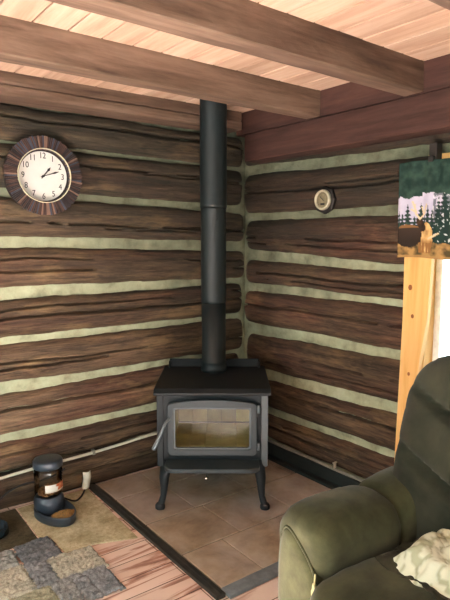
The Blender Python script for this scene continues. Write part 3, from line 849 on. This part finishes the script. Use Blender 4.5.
# ------------------------------------------------------------------ recliner
M_CH = fabric('olive_velour', '#292b1c', '#3a3c28', '#494b34', 5, .95, .1)
M_CHB = fabric('olive_velour_back', '#1e2019', '#2a2c22', '#35372b', 5, .95, .1)
M_CH2 = fabric('olive_velour_panel', '#2b2d1d', '#3e402a', '#4e5038', 5, .95, .1)
rc = empty('recliner', (-1.30, -2.07, 0), -R(6.4), 'overstuffed olive green recliner chair in the lower right corner', 'recliner')
def puff(name, c, s, e=(.55, .55), rot=(0, 0, 0), fn=None, n=40, mat=None, par=None):
    """superellipsoid cushion; fn(p, d) displaces the point"""
    bm = bmesh.new(); mt = Euler(rot).to_matrix()
    def sp_(w, q): return math.copysign(abs(w) ** q, w)
    def f(u, v):
        a = 2 * pi * u; b = -pi / 2 + pi * v
        rb = (abs(cos(b)) ** (2 / e[0]) + abs(sin(b)) ** (2 / e[0])) ** (-e[0] / 2)
        ra = (abs(cos(a)) ** (2 / e[1]) + abs(sin(a)) ** (2 / e[1])) ** (-e[1] / 2)
        x = rb * cos(b) * ra * cos(a); y = rb * cos(b) * ra * sin(a); z = rb * sin(b)
        p = Vector((x * s[0] / 2, y * s[1] / 2, z * s[2] / 2))
        if fn: p = fn(p, Vector((x, y, z)))
        w = mt @ p + Vector(c)
        k = .006 * fbm(w.x * 6, w.y * 6, w.z * 6 + c[0]) + .0025 * fbm(w.x * 20, w.y * 20, w.z * 20)
        return w + (mt @ Vector((x, y, z))).normalized() * k
    grid(bm, n * 2, n, f, closed_u=True)
    bmesh.ops.remove_doubles(bm, verts=bm.verts, dist=1e-4)
    return finish(name, bm, mat or M_CH, par or rc, smooth=True)

def arm(side):
    """side +1 = arm next to the hearth; inner face at y=0 (side 1) or y=-.56"""
    y0 = 0 if side > 0 else -.56
    def loft(xs, sec, name, mat):
        bm = bmesh.new(); rows = []
        for x in xs: rows.append([bm.verts.new(p) for p in sec(x)])
        n = len(rows[0])
        for a, b in zip(rows, rows[1:]):
            for k in range(n): bm.faces.new((a[k], a[(k + 1) % n], b[(k + 1) % n], b[k]))
        bm.faces.new(rows[0][::-1]); bm.faces.new(rows[-1]); return finish(name, bm, mat, rc, smooth=True)
    # padded top roll in two puffs with a seam between
    def sec(x):
        t = (x + .05) / .80
        front = max(0, 1 - (x + .035) / .09)
        seam = 1.6 * math.exp(-((x - .36 - .02 * 0) / .016) ** 2); seam2 = math.exp(-((x - .70) / .03) ** 2)
        e = math.sqrt(max(.0, 1 - front ** 2)) * (1 - .16 * seam - .1 * seam2)
        rise = .012 * math.sin(min(1, max(0, (x) / .36)) * pi) + (.035 if x > .36 else 0) * math.sin(min(1, (x - .36) / .34) * pi)
        out = []
        for k in range(28):
            a = 2 * pi * k / 28; cy, cz = cos(a), sin(a)
            ry = .142; rz = .118
            yy = math.copysign(abs(cy) ** .8, cy) * ry * (.6 + .4 * e) ; zz = math.copysign(abs(cz) ** .85, cz) * rz * (.45 + .55 * e)
            if cz < 0: zz *= 1.25
            out.append(Vector((x, y0 + side * .132 + yy, .512 + zz + rise + .005 * fbm(x * 9, a * 2, side))))
        return out
    xs = [-.05 + .80 * (i / 60) for i in range(61)]
    loft([-.035 + .10 * (1 - cos(pi / 2 * i / 12)) for i in range(13)] + [.07 + .67 * i / 60 for i in range(61)], sec, 'armrest', M_CH)
    # arm side box below the roll
    puff('arm_side', (.37, y0 + side * .122, .28), (.78, .23, .50), (.25, .25), par=rc)
    # front panel with piping
    pts = []
    pc = side * .115
    for k in range(40):
        a = 2 * pi * k / 40; cy, cz = cos(a), sin(a)
        y = math.copysign(abs(cy) ** .6, cy) * .112 * (1 - .12 * (cz < 0) * abs(cz)); zz = math.copysign(abs(cz) ** .6, cz)
        top = .285 if True else 0
        z = .30 + (zz * (.232 + .62 * y) if zz > 0 else zz * .255)
        pts.append((y0 + pc + side * y, z))
    bm = bmesh.new()
    rows = [[bm.verts.new((-.022 - d, (y - (y0 + pc)) * s_ + y0 + pc, (z - .30) * s_ + .30)) for y, z in pts] for d, s_ in ((-.06, 1), (.012, 1), (.022, .95), (.028, .8), (.03, .4))]
    for a, b in zip(rows, rows[1:]):
        for k in range(40): bm.faces.new((a[k], a[(k + 1) % 40], b[(k + 1) % 40], b[k]))
    bm.faces.new(rows[-1]); bm.faces.new(rows[0][::-1])
    fp = finish('arm_front_panel', bm, M_CH2, rc, smooth=True)
    bm = bmesh.new(); cp_ = [(-.034, y, z) for y, z in pts]; tube(bm, cp_ + [cp_[0]], .006, 8, caps=False)
    finish('piping', bm, M_CH, fp, smooth=True)
    if side > 0:
        bm = bmesh.new()
        tube(bm, bez([(-.044, .012, .47), (-.052, .008, .43), (-.050, .012, .40), (-.048, .008, .36)]), [.003] * 8 + [.007] * 8 + [.009] * 7 + [.006] * 5 + [.003] * 3, 8)
        finish('torn_seam', bm, plain('foam', '#928d66', .95, var=.3, vs=90), fp, smooth=True)['label'] = 'torn seam showing yellow foam'
arm(1); arm(-1)
def seatfn(p, d):
    p.z += .02 * (1 - d.x ** 2) * (1 if d.z > 0 else 0) ; return p
puff('seat_cushion', (.20, -.28, .37), (.66, .565, .20), (.35, .3), fn=seatfn)
puff('base_skirt', (.36, -.28, .17), (.76, .56, .28), (.2, .2))
puff('footrest', (-.085, -.28, .26), (.10, .54, .36), (.35, .3))
# back: tall cushion leaning back, broad shoulders, horizontal tufted seams
def backfn(p, d):
    z = p.z
    for q, dep in ((-.16, .06), (.08, .055)):
        p.x += dep * max(0, min(1, -d.x * 1.6)) * (1 - abs(d.y) ** 3) * math.exp(-((z - q - .12 * d.y - .03 * d.y * d.y) / .018) ** 2)
    p.x += .16 * max(0, z + .1) * .3
    if z > .15: p.y *= 1 - .10 * ((z - .15) / .22) ** 2
    return p
puff('back_cushion', (.60, -.27, .79), (.28, .90, .76), (.42, .42), rot=(0, R(10), 0), fn=backfn, n=84, mat=M_CHB)
puff('back_shell', (.76, -.27, .62), (.16, .74, .86), (.35, .35), rot=(0, R(10), 0))

# blankets on the seat
def cloth(name, mat, x0, x1, y0, y1, zf, label, cat, nx=70, ny=70, th=.006, colfn=None):
    bm = bmesh.new()
    ca, sa = cos(-R(6.4)), sin(-R(6.4))
    def f(u, v):
        x = x0 + (x1 - x0) * u; y = y0 + (y1 - y0) * v
        x += .025 * fbm(v * 3, u * 2, 4); y += .025 * fbm(u * 3, v * 2, 14)
        z = zf(u, v, x, y)
        return Vector((-1.30 + x * ca - y * sa, -2.07 + x * sa + y * ca, z))
    grid(bm, nx, ny, f, colfn)
    o = finish(name, bm, mat, smooth=True); s = o.modifiers.new('s', 'SOLIDIFY'); s.thickness = th; s.offset = 1
    o.modifiers.new('sub', 'SUBSURF').render_levels = 1
    return tagit(o, label, cat)
def damask(u, v):
    n = noise.noise(Vector((u * 9, v * 9, 2))); r = abs(noise.noise(Vector((u * 6 + n, v * 6, 7))))
    return mixc(lin('#c9ceb8'), lin('#a2a78c'), 1 if r < .09 else 0)
def z1_(u, v, x, y):
    r = .03 * abs(fbm(u * 2.2, v * 2.2, 3)) + .022 * math.sin(u * 7 + 3 * v) * math.sin(v * 6) + .012 * fbm(u * 7, v * 7, 6)
    ed = min(u, 1 - u, v, 1 - v) * 8
    return .490 + .055 * min(1, ed) + r * min(1, ed + .3)
cloth('patterned_throw', vcol('sage_damask', .85, .15, 90), .18, .62, -.56, -.085, z1_, 'crumpled pale sage green patterned throw bunched on the recliner seat', 'blanket', colfn=damask)
def z2_(u, v, x, y):
    return .478 + .022 * abs(math.sin(u * 6 + v * 4)) + .012 * fbm(u * 5, v * 5, 9)
cloth('dark_throw', fabric('brown_fleece', '#26241a', '#302e22', '#3b382b', 12, .95, .05), .16, .44, -.40, -.05, z2_, 'dark olive brown cloth lying under the pale throw on the seat', 'blanket')
